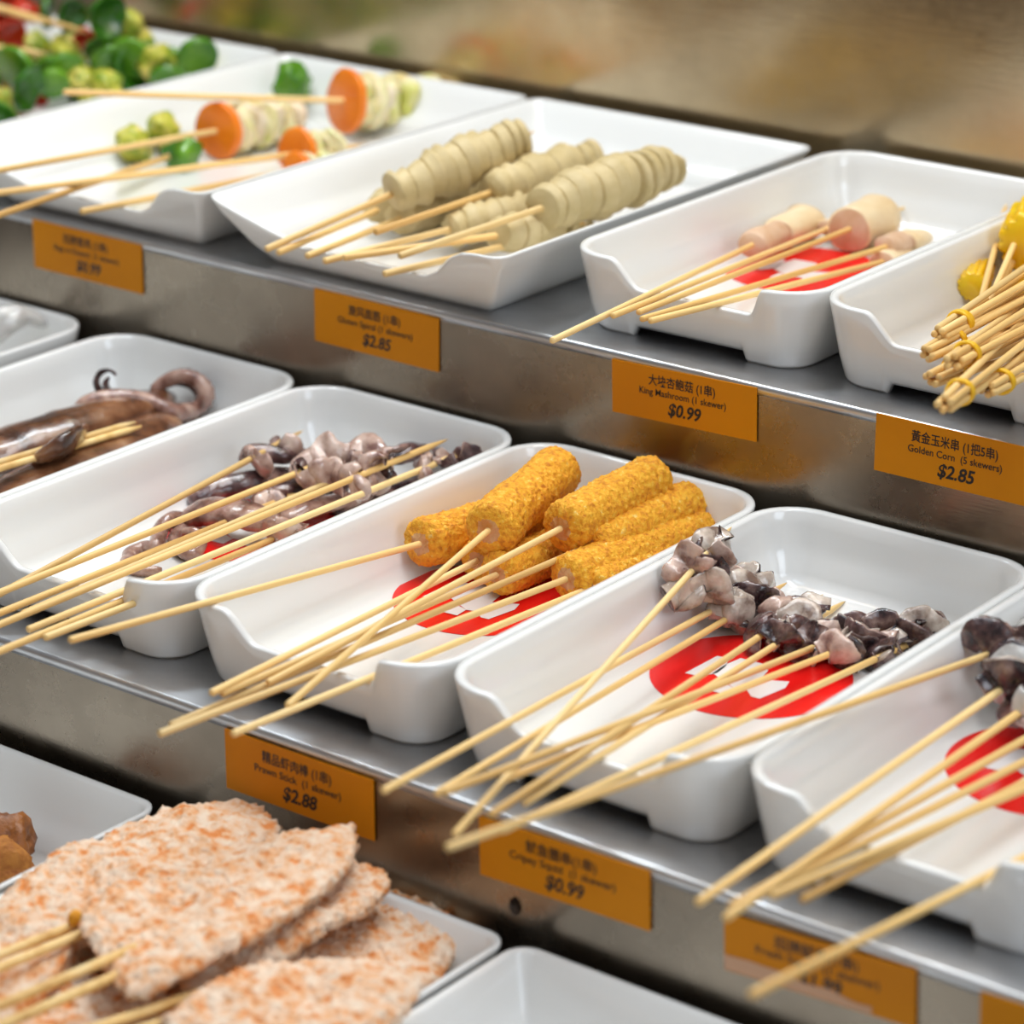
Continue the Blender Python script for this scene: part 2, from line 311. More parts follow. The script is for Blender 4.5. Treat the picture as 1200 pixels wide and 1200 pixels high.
C1 = [(-0.1702, -0.1734, -0.04), (-0.1922, -0.1248, -0.04), (-0.1952, -0.0923, -0.04), (-0.1901, -0.051, -0.04), (-0.1767, -0.0164, -0.04), (-0.156, -0.0056, -0.04), (-0.1305, -0.02, -0.04), (-0.1193, -0.046, -0.04), (-0.127, -0.0901, -0.04), (-0.1343, -0.1323, -0.04), (-0.1229, -0.1625, -0.04), (-0.1195, -0.1932, -0.04), (-0.1257, -0.2141, -0.04)]
C2 = [(-0.131, -0.1394, -0.026), (-0.1395, -0.1141, -0.026), (-0.1265, -0.0899, -0.026), (-0.1117, -0.0377, -0.026), (-0.0969, -0.0162, -0.026), (-0.0859, -0.0196, -0.026), (-0.0718, -0.0427, -0.026), (-0.0637, -0.0916, -0.026), (-0.0642, -0.131, -0.026), (-0.0739, -0.1661, -0.026), (-0.0934, -0.158, -0.026)]
C3 = [(-0.0975, -0.1258, -0.038), (-0.0906, -0.0619, -0.038), (-0.0929, -0.0156, -0.038), (-0.0725, -0.0174, -0.038), (-0.063, -0.031, -0.038), (-0.0604, -0.0749, -0.038), (-0.0636, -0.1124, -0.038), (-0.0777, -0.1319, -0.038)]
C4 = [(-0.091, -0.0937, -0.06), (-0.0849, -0.0531, -0.06), (-0.0883, -0.0047, -0.06), (-0.0762, 0.0154, -0.06), (-0.0556, 0.011, -0.06), (-0.042, -0.0031, -0.06), (-0.03, -0.0267, -0.06), (-0.0238, -0.0554, -0.06), (-0.0472, -0.0856, -0.06)]
C5 = [(-0.0609, -0.1646, -0.034), (-0.063, -0.1376, -0.034), (-0.0531, -0.1088, -0.034), (-0.0286, -0.0855, -0.034), (-0.0016, -0.0832, -0.034), (0.0105, -0.1011, -0.034), (0.0049, -0.1349, -0.034), (-0.0258, -0.1726, -0.034)]
C6 = [(-0.1587, -0.1852, -0.054), (-0.1516, -0.1453, -0.054), (-0.122, -0.131, -0.054), (-0.088, -0.1218, -0.054), (-0.053, -0.1198, -0.054), (-0.0542, -0.1764, -0.054), (-0.1068, -0.2325, -0.054)]
C7 = [(-0.1774, -0.1112, -0.062), (-0.1692, -0.0472, -0.062), (-0.138, 0.0074, -0.062), (-0.08, 0.0025, -0.062), (-0.0448, -0.0174, -0.062), (-0.0429, -0.0694, -0.062), (-0.0758, -0.1203, -0.062), (-0.1258, -0.1423, -0.062)]
CNUB = [(-0.1385, -0.1333, -0.03)]
FRY = [(-0.2754, -0.0449, -0.074), (-0.2685, -0.055, -0.079), (-0.2636, -0.0395, -0.079)]
A_M1 = [(-0.466, 0.1135, 0.018), (-0.4649, 0.137, 0.022), (-0.4568, 0.1667, 0.026), (-0.4547, 0.1965, 0.026), (-0.4567, 0.2312, 0.024), (-0.4686, 0.2703, 0.018)]
A_M2 = [(-0.426, 0.082, 0.014), (-0.4193, 0.1176, 0.018), (-0.4193, 0.1545, 0.02), (-0.4312, 0.2048, 0.02), (-0.4423, 0.2426, 0.016)]
A_M3 = [(-0.4658, 0.1747, 0.016), (-0.4625, 0.2036, 0.016), (-0.4646, 0.2454, 0.014), (-0.4551, 0.2731, 0.012)]
A_M4 = [(-0.4294, 0.134, 0.026), (-0.4147, 0.1302, 0.036), (-0.4172, 0.1413, 0.037), (-0.4444, 0.1799, 0.026)]
A_S = [(-0.426, 0.0942, 0.034), (-0.4248, 0.1348, 0.032), (-0.4199, 0.1512, 0.036), (-0.4208, 0.1834, 0.033)]
A_S2 = [(-0.4225, 0.0909, 0.033), (-0.4212, 0.1312, 0.031), (-0.4162, 0.1475, 0.035), (-0.419, 0.1815, 0.032)]
A_T1 = [(-0.4745, 0.2028, 0.022), (-0.4702, 0.2057, 0.03), (-0.4603, 0.2188, 0.032), (-0.4489, 0.2334, 0.028), (-0.4382, 0.2421, 0.022), (-0.441, 0.2619, 0.018), (-0.4367, 0.2653, 0.026), (-0.4429, 0.266, 0.032), (-0.4524, 0.2624, 0.034), (-0.461, 0.2576, 0.03), (-0.4643, 0.2512, 0.026)]
A_T2 = [(-0.4535, 0.2447, 0.024), (-0.464, 0.2421, 0.026), (-0.4711, 0.2328, 0.028), (-0.4763, 0.2249, 0.03), (-0.4775, 0.2219, 0.036), (-0.4742, 0.2223, 0.042), (-0.4694, 0.2241, 0.044), (-0.4612, 0.2211, 0.044)]
A_T3 = [(-0.4556, 0.2432, 0.02), (-0.467, 0.2417, 0.024), (-0.468, 0.2296, 0.028), (-0.4744, 0.2283, 0.03), (-0.4724, 0.224, 0.036), (-0.4696, 0.2241, 0.04)]
A_T4 = [(-0.4688, 0.2365, 0.018), (-0.4559, 0.2466, 0.014), (-0.4488, 0.2594, 0.01), (-0.4493, 0.2737, 0.008)]
B_T1 = [(-0.3389, 0.1437, 0.014), (-0.337, 0.1325, 0.016), (-0.3348, 0.1228, 0.014), (-0.3242, 0.108, 0.012), (-0.3308, 0.1063, 0.01), (-0.3315, 0.0973, 0.009), (-0.3227, 0.0871, 0.009), (-0.313, 0.0861, 0.009), (-0.3048, 0.0925, 0.009)]
B_T2 = [(-0.3407, 0.1613, 0.012), (-0.3353, 0.1442, 0.011), (-0.3297, 0.1277, 0.01), (-0.3175, 0.1167, 0.01), (-0.3055, 0.1144, 0.01), (-0.3078, 0.1237, 0.012), (-0.3145, 0.1261, 0.016), (-0.3215, 0.1237, 0.016)]
B_M1 = [(-0.3369, 0.1397, 0.012), (-0.3282, 0.1483, 0.017), (-0.3093, 0.15, 0.02), (-0.2946, 0.156, 0.018), (-0.2854, 0.1615, 0.013)]
B_M2 = [(-0.3546, 0.1665, 0.01), (-0.3531, 0.1779, 0.014), (-0.345, 0.192, 0.016), (-0.3379, 0.2072, 0.016), (-0.3379, 0.2272, 0.014)]
B_M3 = [(-0.3528, 0.2008, 0.024), (-0.347, 0.2079, 0.028), (-0.3367, 0.2163, 0.026), (-0.3316, 0.234, 0.024)]
B_M4 = [(-0.3328, 0.1914, 0.01), (-0.3246, 0.2022, 0.012), (-0.3208, 0.218, 0.012), (-0.3044, 0.2227, 0.012)]
B_M5 = [(-0.3167, 0.2068, 0.02), (-0.3184, 0.2124, 0.026), (-0.3152, 0.2256, 0.03), (-0.3083, 0.2298, 0.028), (-0.305, 0.2204, 0.022)]
B_M6 = [(-0.2963, 0.2203, 0.016), (-0.2992, 0.2273, 0.026), (-0.2997, 0.2403, 0.034), (-0.2847, 0.2342, 0.032), (-0.28, 0.2318, 0.022), (-0.2811, 0.2261, 0.014)]
B_M7 = [(-0.2912, 0.2488, 0.024), (-0.2873, 0.2615, 0.026), (-0.2812, 0.2753, 0.022), (-0.2816, 0.2975, 0.018)]
B_M8 = [(-0.2983, 0.1728, 0.012), (-0.296, 0.1833, 0.014), (-0.2938, 0.2005, 0.014), (-0.2902, 0.2163, 0.012), (-0.2896, 0.2362, 0.01)]
B_M9 = [(-0.2944, 0.2044, 0.008), (-0.2887, 0.2214, 0.008), (-0.2891, 0.2563, 0.008), (-0.2919, 0.2956, 0.008)]
Z_M = [(-0.5933, 0.2451, 0.03), (-0.5882, 0.2544, 0.038), (-0.585, 0.2617, 0.042), (-0.5869, 0.2769, 0.04)]
Z_M2 = [(-0.5937, 0.2466, 0.044), (-0.587, 0.2606, 0.046), (-0.5784, 0.271, 0.042), (-0.5768, 0.2798, 0.036)]
# ------------------------------------------------------------ stepped steel display and back wall
D, H = 0.2903, 0.0962
YB = 0.592
def extrude_profile(name, prof, x0, x1, material, parent):
    V = [(x0, y, z) for y, z in prof]+[(x1, y, z) for y, z in prof]; n = len(prof)
    F = [(i, i+1, n+i+1, n+i) for i in range(n-1)]
    o = mesh(name, V, F, material, parent, smooth=False); return o
def fold(y, z, r, a0, a1, k=6):     # rounded sheet fold, centre (y+r, z-r)
    return [(y+r+r*cos(radians(a0+(a1-a0)*i/k)), z-r+r*sin(radians(a0+(a1-a0)*i/k))) for i in range(k+1)]
disp = thing('stepped_display', 'brushed steel stepped counter carrying three rows of white trays', 'display counter', (0, 0, -.4))
def tread(z, y0, y1):
    r = .0022
    prof = [(y1, z-.0012), (y1, z)]+[(y, zz) for y, zz in fold(y0, z, r, 90, 180)]+[(y0, z-.0052), (y0+.0012, z-.0052)]
    V = [(x, y, zz+.4) for x in (-1.5, 1.0) for y, zz in prof]; n = len(prof)
    F = [(i, i+1, n+i+1, n+i) for i in range(n-1)]
    o = mesh('tread', V, F, 'tread', disp, smooth=True); return o
def riser(y, z0, z1):
    V = [(x, yy, zz+.4) for x in (-1.5, 1.0) for yy, zz in ((y, z1), (y, z0), (y+.0015, z0), (y+.0015, z1))]
    o = mesh('riser', V, [(0, 1, 5, 4), (1, 2, 6, 5), (2, 3, 7, 6), (3, 0, 4, 7), (0, 3, 2, 1), (4, 5, 6, 7)], 'steel', disp, smooth=False); return o
tread(0, 0, D+.0003); tread(H, D, YB); riser(D+.0004, 0.0002, H-.005); riser(.0004, -H+.0002, -.005)
tread(-H, -.45, .0003); riser(-.4496, -.4, -H-.005)
wall = box('wall_back', -1.5, 1.0, YB, YB+.01, -.4, .75, 'wall'); structure(wall)
# dirt marks on the lower riser
t = thing('riser_stain', 'small dark stain on the lower steel riser under the crispy squid price tag', 'stain', (-.0163, -.0006, -.0405))
V, F = [], []
for k in range(12):
    a = 2*pi*k/12; rr = .0028*(1+.45*nz((cos(a), sin(a), 0), 2, 3)); V.append((rr*cos(a), 0, rr*1.3*sin(a)))
V += [(v[0], .0006, v[2]) for v in V]; F = [tuple(range(12))]+[(k, (k+1) % 12, 12+(k+1) % 12, 12+k) for k in range(12)]
mesh('stain', V, F, 'dark', t)

# ------------------------------------------------------------ trays
def ring(w, l, d, r, nf=44, ns=8, nb=8, nc=9):
    """rounded rectangle inset by d; front side densely sampled. returns [(x, y, frontfrac or None)]"""
    r2 = max(r-d, .0035); x0, x1, y0, y1 = d, w-d, d, l-d; out = []
    for i in range(nf+1):
        s = i/nf; out.append((x0+r2+(x1-x0-2*r2)*s, y0))
    for (cx, cy, a0) in ((x1-r2, y0+r2, -90), (x1-r2, y1-r2, 0), (x0+r2, y1-r2, 90), (x0+r2, y0+r2, 180)):
        rng = range(1, nc)
        for k in rng:
            a = radians(a0+90*k/nc); out.append((cx+r2*cos(a), cy+r2*sin(a)))
        if a0 == -90: out += [(x1, y0+r2+(y1-y0-2*r2)*i/ns) for i in range(ns+1)]
        if a0 == 0: out += [(x1-r2-(x1-x0-2*r2)*i/nb, y1) for i in range(nb+1)]
        if a0 == 90: out += [(x0, y1-r2-(y1-y0-2*r2)*i/ns) for i in range(ns+1)]
    return out
def smooth01(t): t = min(max(t, 0), 1); return t*t*(3-2*t)
def tray_mesh(name, w, l, h, tb, r, wt, dip, foot, root, floor=.006, fil=.010):
    V, F = [], []
    base = ring(w, l, 0, r); n = len(base); nf = 44
    def zr(i):
        x, y = base[i]
        if y > .5*l: return h
        if i <= nf or y < r*1.01: return dip(x, h) if y < r+.001 else h
        return h
    # height only varies on the front side and its corners
    Z = [zr(i) for i in range(n)]
    def recess(i):
        x, y = base[i]; f = x/w
        if i <= nf: return .0052*smooth01((f-foot)/.012)*smooth01((1-foot-f)/.012)
        return 0
    RC = [recess(i) for i in range(n)]
    def add(d, zf, inset_by_z=False):
        pts_cache = {}
        for i in range(n):
            z = zf(i)
            dd = d+(tb*(1-z/h) if inset_by_z else 0)
            key = round(dd, 5)
            if key not in pts_cache: pts_cache[key] = ring(w, l, dd, r)
            x, y = pts_cache[key][i]; V.append((x, y, z))
    add(tb+.008, lambda i: .0056); add(tb+.006, lambda i: .0+RC[i]); add(tb+.0025, lambda i: 0+RC[i]); add(tb+.0004, lambda i: .0022+RC[i])
    for f in (.3, .6, .85): add(0, lambda i: .0022+RC[i]+(Z[i]-.004-RC[i]-.0022)*f, True)
    add(0, lambda i: Z[i]-.0014, True); add(.0007, lambda i: Z[i]-.0003, True); add(wt*.5, lambda i: Z[i], True)
    add(wt-.0007, lambda i: Z[i]-.0003, True); add(wt, lambda i: Z[i]-.0014, True)
    for f in (.25, .55, .8): add(wt, lambda i: Z[i]-.0014+(floor+fil*.9-Z[i]+.0014)*f if Z[i] > floor+fil else Z[i]-.0014-.001*f, True)
    for a in (0, 20, 40, 60, 80, 90):
        a_ = radians(a); add(tb*(1-(floor)/h)+wt+fil*(1-cos(a_))*1.0, lambda i: min(floor+fil*(1-sin(a_)), Z[i]-.0025-.0003*a/90) if a < 90 else floor)
    L = len(V)//n
    for j in range(L-1):
        for i in range(n):
            a = j*n+i; b = j*n+(i+1) % n; F.append((a, b, b+n, a+n))
    F.append(tuple(range(n-1, -1, -1))); F.append(tuple((L-1)*n+i for i in range(n)))
    return mesh(name, V, F, 'melamine', root)
def dip_std(w=.15):
    def f(x, h):
        lo = .0275; k = smooth01((x-.031)/.017); k2 = smooth01((w-.0265-x)/.009)
        return h-(h-lo)*min(k, k2)
    return f
def dip_flare(w):
    def f(x, h):
        def seg(pts):
            for (a, za), (b, zb) in zip(pts, pts[1:]):
                if x <= b: t = smooth01((x-a)/(b-a))*.45+.55*(x-a)/(b-a); return za+(zb-za)*max(t, 0)
            return pts[-1][1]
        s = w/.206
        return seg([(0, h), (.004*s, h-.0006), (.040*s, .022), (.050*s, .017), (.148*s, .0165), (.156*s, .020), (.170*s, .034), (.180*s, h-.0012), (.19*s, h), (w, h)])
    return f
proto = {}
def tray(kind, x, y, z, label, group, logo=None):
    t = thing('serving_tray', label, 'tray', (x, y, z), group)
    if kind not in proto:
        if kind == 'deep': o = tray_mesh('tray_body', .1496, .2714, .0423, .009, .027, .0048, dip_std(), .27, t)
        elif kind == 'flared': o = tray_mesh('tray_body', .206, .3012, .0397, .026, .010, .004, dip_flare(.206), 1.5, t, fil=.008)
        elif kind == 'flared_deep': o = tray_mesh('tray_body', .1975, .3012, .0457, .020, .012, .004, dip_flare(.1975), 1.5, t, fil=.008)
        proto[kind] = o
    else:
        o = proto[kind].copy(); COL.objects.link(o); o.parent = t
    if logo:
        cx, cy, r = logo; V = [(0, 0, .0003)]+[(r*cos(2*pi*k/72), r*sin(2*pi*k/72), .0003) for k in range(72)]+[(r*cos(2*pi*k/72), r*sin(2*pi*k/72), 0) for k in range(72)]
        F = [(0, k+1, (k+1) % 72+1) for k in range(72)]+[(k+1, k+73, (k+1) % 72+73, (k+1) % 72+1) for k in range(72)]
        lg = mesh('printed_disc', V, F, 'red', t, smooth=False); lg.location = (cx, cy, .0061)
        lg['label'] = 'round red printed emblem on the tray floor'
        mv, mf = [], []
        for poly in LOGO:
            a = len(mv); mv += [(px, py, .0006) for px, py in poly]; mf.append(tuple(range(a, a+len(poly))))
        mk = mesh('emblem_mark', mv, mf, 'markw', lg, smooth=False); mk['label'] = 'white brush-stroke mark'
    return t
LOGO = [[(-0.0247, -0.0168), (-0.024, 0.008), (-0.018, 0.0096), (-0.0142, 0.0004), (-0.0132, -0.0079), (-0.0173, -0.0156)], [(-0.0155, 0.0024), (-0.0141, 0.0126), (-0.0009, 0.0137), (0.0037, 0.0083), (0.0059, -0.002), (0.0177, 0.0043), (0.02, -0.0027), (0.0173, -0.0194), (0.013, -0.0198), (0.0077, -0.0152), (0.0019, -0.0168), (-0.0078, -0.0126), (-0.0148, -0.0091)], [(-0.0058, -0.0258), (-0.0065, -0.0145), (0.0019, -0.0168), (0.0028, -0.0249)]]
X0 = -.225; Y0 = .0159
GM, GT, GB = 'white trays on the middle step', 'white trays on the top step', 'white trays on the bottom step'
lg = (.063, .150, .0445)
tray('deep', X0-.465, Y0, 0, 'white tray cut off at the left edge, holding pale grey squid', GM)
tray('deep', X0-.30, Y0, 0, 'white tray holding glossy brown squid with curled tentacles', GM)
tray('deep', X0-.15, Y0, 0, 'white tray holding raw purple and pink squid skewers', GM, lg)
tray('deep', X0, Y0, 0, 'white tray with red emblem under orange crumbed prawn sticks', GM, lg)
tray('deep', X0+.15, Y0, 0, 'white tray with red emblem holding cut grey squid skewers', GM, (.0635, .153, .046))
tray('deep', X0+.30, Y0, 0, 'white tray at the right edge of the middle step, above the stained tag', GM, (.068, .150, .046))
tray('deep', -.2245, .3065, H, 'white tray with red emblem holding pale king mushroom skewers', GT, (.0555, .148, .0435))
tray('deep', -.0745, .3065, H, 'white tray holding tied bundles of yellow corn skewers', GT)
tray('flared', -.445, .2763, H, 'flared white tray full of beige spiral gluten skewers', GT)
tray('flared', -.6520, .2763, H, 'flared white tray with carrot and cabbage skewers', GT)
tray('flared', -.859, .2763, H, 'flared white tray in the top left corner, heaped with green vegetables', GT)
tray('flared_deep', -.2085, -.308, -H, 'white tray under the pile of crumbed cutlets', GB)
tray('flared_deep', -.4085, -.308, -H, 'nearly empty white tray at the lower left with brown fried food', GB)
tray('flared_deep', -.0085, -.308, -H, 'empty white tray at the bottom edge, right of the cutlets', GB)

# ------------------------------------------------------------ price tags
def text_mesh(name, s, size, x, z, parent, shear=0, bold=0, width=None):
    c = bpy.data.curves.new(name, 'FONT'); c.body = s; c.size = size; c.align_x = 'CENTER'; c.align_y = 'CENTER'
    c.shear = shear; c.offset = bold; c.resolution_u = 3; c.extrude = .00006
    o = bpy.data.objects.new('tmp', c); COL.objects.link(o)
    bpy.context.view_layer.update()
    me = bpy.data.meshes.new_from_object(o.evaluated_get(bpy.context.evaluated_depsgraph_get()))
    bpy.data.objects.remove(o); bpy.data.curves.remove(c)
    me.materials.clear(); me.materials.append(M['ink'])
    if width and len(me.vertices):
        xs = [v.co.x for v in me.vertices]; k = width/(max(xs)-min(xs)); cxm = (max(xs)+min(xs))/2
        for v in me.vertices: v.co.x = (v.co.x-cxm)*k
    me.name = name
    q = bpy.data.objects.new(name, me); COL.objects.link(q); q.parent = parent
    q.location = (x, -.0004, z); q.rotation_euler = (pi/2, 0, 0); return q
def price_tag(x, y, z, w, h, rot, cn, en, pr, label, stain=False, cw=.036, ew=.052):
    t = thing('price_tag', label, 'price tag', (x, y, z), 'orange price tags on the steel risers'); t.rotation_euler = (0, rot, 0)
    box('card', 0, w, -.0003, .0003, -h, 0, 'orange_card', t)
    text_mesh('chinese_line', cn, .0062, w*.49, -h*.255, t, bold=.00006, width=cw)
    text_mesh('english_line', en, .0050, w*.495, -h*.47, t, bold=.00003, width=ew)
    text_mesh('price', pr, .0092, w*.51, -h*.745, t, shear=.2, bold=.00022, width=.0200)
    if stain:
        V = []; n = 30
        for i in range(n+1):
            xx = w*.78*i/n; top = -h*(.66+.12*nz((xx, 0, 0), 60, 5)+.22*(xx/w)); V += [(xx, -.0006, -h+.0005), (xx, -.0006, min(top, -h+.010))]
        s = mesh('grease_smear', V, [(2*i, 2*i+2, 2*i+3, 2*i+1) for i in range(n)], 'smear', t, smooth=False)
        s['label'] = 'pale pinkish smear along the lower edge'
    return t
M['smear'] = mat('pale_smear', color=(.62, .36, .22), rough=.6)
yt = D-.0004
price_tag(-.5938, yt, .0944, .0878, .0290, radians(.35), '招牌素鸡 (1串)', 'Bags in Dessert  (1 skewer)', '$0.99', 'orange $0.99 price tag at the far left of the upper riser')
price_tag(-.3764, yt, .0925, .0866, .0295, radians(.5), '旋风面筋 (1串)', 'Gluten Spiral (1 skewers)', '$2.85', 'orange Gluten Spiral $2.85 price tag below the gluten tray', cw=.036)
price_tag(-.1778, yt, .0922, .0868, .0277, radians(-1.7), '大块杏鲍菇 (1串)', 'King Mashroom (1 skewer)', '$0.99', 'orange King Mashroom $0.99 price tag below the mushroom tray', cw=.040)
price_tag(-.0235, yt, .0962, .0868, .0285, radians(-.2), '黃金玉米串 (1把5串)', 'Golden Corn  (5 skewers)', '$2.85', 'orange Golden Corn $2.85 price tag below the corn tray', cw=.046, ew=.050)
price_tag(-.1777, -.0006, -.0050, .0860, .0291, radians(-.2), '精品虾肉棒 (1串)', 'Prawn Stick  (1 skewer)', '$2.88', 'orange Prawn Stick $2.88 price tag on the lower riser', cw=.040, ew=.050)
price_tag(-.0344, -.0006, -.0040, .0867, .0268, radians(-1.5), '鱿鱼圈串(1串)', 'Cripsy Squid  (1 skewer)', '$0.99', 'orange $0.99 price tag below the cut squid tray, stick ends crossing its corner', cw=.036, ew=.054)
price_tag(.0880, -.0006, -.0083, .0866, .0248, radians(-3.0), '招牌鱿鱼(1串)', 'Fresh Squid  (1 skewer)', '$1.99', 'stained orange price tag crossed by a loose skewer stick', stain=True, cw=.038, ew=.056)
price_tag(.2020, -.0006, -.0035, .0866, .0280, radians(-2.5), '孜然羊肉(1串)', 'Lamb  (1 skewer)', '$1.99', 'orange price tag cut off at the bottom right corner')

# ------------------------------------------------------------ prawn sticks
def roll_part(parent, x0, x1, r, seed, name='prawn_roll'):
    L = x1-x0; prof = []
    for i in range(96):
        t = i/95; e = min(t, 1-t)*L; k = sqrt(max(0, 1-max(0, 1-e/(r*.34))**2)); prof.append((x0+t*L, r*(.45+.55*k)))
    cx = (x0+x1)/2
    V, F = lathe_geo([(x0, r*.30)]+prof+[(x1, r*.30)], 84)
    for v in V:
        rr = Vector((0, v.y, v.z)); b = nz(v, 42, seed)*.10+1
        v.y *= b; v.z *= b
        d = Vector((0, v.y, v.z)).normalized() if rr.length > 1e-6 else Vector((1, 0, 0))
        q = (fz(v, 420, seed, 4)*.0008+max(0, nz(v, 900, seed))*.0012); v += d*q
        if v.x < x0+.002: v.x += fz(v, 300, seed)*.0012
    n = len(F); fm = {}
    fm[n-2] = 1
    for i in range(84): fm[i] = 1
    o = mesh(name, V, F, None, parent, fm=fm, mats=['crumb', 'filling'])
    return o
lab = ['orange crumbed prawn stick skewer lying leftmost, its stick crossing the left rim',
       'crumbed prawn stick skewer in the middle of the heap with a steep thick-looking stick',
       'crumbed prawn stick skewer lying on top of the heap at the right',
       'short crumbed prawn stick skewer at the front of the heap, under the others',
       'crumbed prawn stick skewer lying against the right rim of its tray',
       'crumbed prawn stick skewer with its food hidden behind the right rim of the tray',
       'crumbed prawn stick skewer hidden at the bottom centre of the heap',
       'crumbed prawn stick skewer between the top one and the right rim one']
pr = [.0122, .0130, .0128, .0112, .0112, .0100, .0100, .0112]
for i, rec in enumerate(PRAWN):
    if i in (5, 6): r_ = .009
    t = skewer(rec, 'prawn_stick_skewer', lab[i], 'food skewer', 'prawn stick skewers')
    roll_part(t, rec[6]-.001, rec[7], pr[i], i*7.3+1)

# ------------------------------------------------------------ gluten spirals
def spiral_part(parent, x0, x1, r, seed, pitch=.0088, open_from=.55, depth=.30):
    """a log cut in one long spiral: every turn is a lip that steps down to the next one"""
    L = x1-x0; n = int(L/.0004); V, F = [], []; seg = 44
    for i in range(n+1):
        t = i/n; x = x0+t*L
        env = r*(.84+.24*sin(pi*min(t*1.05, 1))**.8)*(1+.14*nz((x, 0, 0), 75, seed))
        end = min(1, .62+min(t, 1-t)*L/.004)
        for k in range(seg):
            th = 2*pi*k/seg
            q = (x-x0)/pitch+.35*nz((x, 0, 0), 60, seed+3)+th/(2*pi)+seed*.37+.10*nz((x*.5, cos(th)*.01, sin(th)*.01), 90, seed)
            ph = q % 1; turn = int(q); op = smooth01((t-open_from)/.15)
            gw = .13+.36*op+.05*sin(turn*2.3+seed)
            g = min(.82, depth+.50*op)*sin(pi*(ph/gw))**.45 if ph < gw else 0
            lip = .20*(1-ph)-.10
            wob = 1+.09*sin(turn*1.9+seed+th)
            R = env*end*wob*(1-g+lip*-1*(1 if ph >= gw else 0)*.9)
            V.append(Vector((x+.0022*cos(th+seed), R*cos(th), R*sin(th)*.97)))
    for i in range(n):
        for k in range(seg):
            a = i*seg+k; b = i*seg+(k+1) % seg; F.append((a, a+seg, b+seg, b))
    F.append(tuple(range(seg))); F.append(tuple(n*seg+k for k in range(seg-1, -1, -1)))
    return mesh('gluten_spiral', V, F, 'gluten', parent)
lab = ['long beige gluten spiral skewer lying highest at the left rear of its tray',
       'gluten spiral skewer mostly hidden under the leftmost long one',
       'gluten spiral skewer in the centre of the tray, its tip pointing to the back rim',
       'gluten spiral skewer under the centre one, left of it',
       'thin gluten spiral skewer low in the middle of the tray',
       'fat gluten spiral skewer at the right rim, spread open at its far end',
       'gluten spiral skewer low by the right rim, partly hidden by it',
       'short gluten spiral skewer tucked under the fat right one']
gr = [.0125, .0100, .0118, .0108, .0105, .0140, .0090, .0100]
for i, rec in enumerate(GLUTEN):
    t = skewer(rec, 'gluten_spiral_skewer', lab[i], 'food skewer', 'gluten spiral skewers', r=.0019)
    spiral_part(t, rec[6]-.002, rec[7], gr[i], i*3.1+.5, open_from=.48 if i == 5 else .72)

# ------------------------------------------------------------ king mushroom
def mush_part(parent, x0, x1, r, seed, flat=.8, cone=1.0, name='mushroom_piece'):
    L = x1-x0; prof = [(x0, r*.9), (x0+.0008, r)]+[(x0+L*t, r*(1+.08*sin(3*t+seed))*(1+(cone-1)*t)) for t in (.15, .3, .45, .6, .75, .9)]+[(x1-.001, r*cone*.95), (x1, r*cone*.8)]
    V, F = lathe_geo(prof, 32)
    for v in V:
        v.z *= flat; k = 1+.12*nz(v, 70, seed); v.y *= k; v.z *= k
    fm = {i: 0 for i in range(len(F))}; fm[len(F)-2] = 1
    return mesh(name, V, F, None, parent, fm=fm, mats=['mush', 'mushcut'])
lab = ['king mushroom skewer leftmost in its tray with a pink-brown cut face and a pale wedge',
       'king mushroom skewer with a small dark-edged piece behind the others',
       'king mushroom skewer with a thick round cream piece',
       'king mushroom skewer with a small pink wedge by the right rim',
       'king mushroom skewer running closest to the right rim, its piece half hidden']
for i, rec in enumerate(MUSHROOM):
    t = skewer(rec, 'mushroom_skewer', lab[i], 'food skewer', 'king mushroom skewers', r=.0016)
    s0, s1 = rec[6], rec[7]
    if i == 0:
        a = mush_part(t, s0-.006, s0+(s1-s0)*.42, .0085, 1, .8); a.data.materials[0] = M['mushcut']; a['label'] = 'pink-brown cut piece'
        mush_part(t, s0+(s1-s0)*.44, s1, .0095, 2, .75, 1.35)
    elif i == 1: mush_part(t, s0-.004, s0+.016, .008, 3, .6); mush_part(t, s0+.018, s1+.004, .0075, 4, .6)
    elif i == 2: mush_part(t, s0-.002, s0+.036, .0135, 5, .95, 1.02)
    elif i == 3:
        a = mush_part(t, s0-.012, s0+.008, .0072, 6, .8); a.data.materials[0] = M['mushcut']; a['label'] = 'pinkish wedge'
        mush_part(t, s0+.010, s0+.03, .008, 7, .6)
    else: mush_part(t, s0+.004, s0+.03, .0080, 8, .7)

# ------------------------------------------------------------ squid
def squid_piece(parent, x, r, seed, skin='squidskin', flesh='squidflesh', turns=.8, width=.0072, thick=.0021, length=.010, name='squid_piece'):
    """a folded strip, dark skin on one side and pale flesh on the other"""
    rn = random.Random(seed*17+3); a0 = rn.uniform(0, 2*pi); P = []; n = 7
    for i in range(n):
        t = i/(n-1); a = a0+2*pi*turns*t
        rr = r*(.62+.6*rn.random()); P.append((x+length*(t-.5)+rn.uniform(-.0035, .0035), rr*cos(a), rr*sin(a)*.9))
    seg = 16; V, F = sweep_geo(catmull(P, 6), lambda t: (width*(.5+.55*sin(pi*min(max(t, .1), .9)))*(1+.18*sin(13*t+seed)), thick*(.8+.4*sin(9*t+seed))), seg, .0011, 190, seed, (1, .1, 0), twist=rn.uniform(-1.5, 1.5))
    fm = {f: (1 if (f % seg) in (0, 1, 2, 3, 4, 5, 6, 7) else 0) for f in range(len(F))}
    if rn.random() < .5: fm = {f: 1-v for f, v in fm.items()}
    return mesh(name, V, F, None, parent, fm=fm, mats=[skin, flesh])
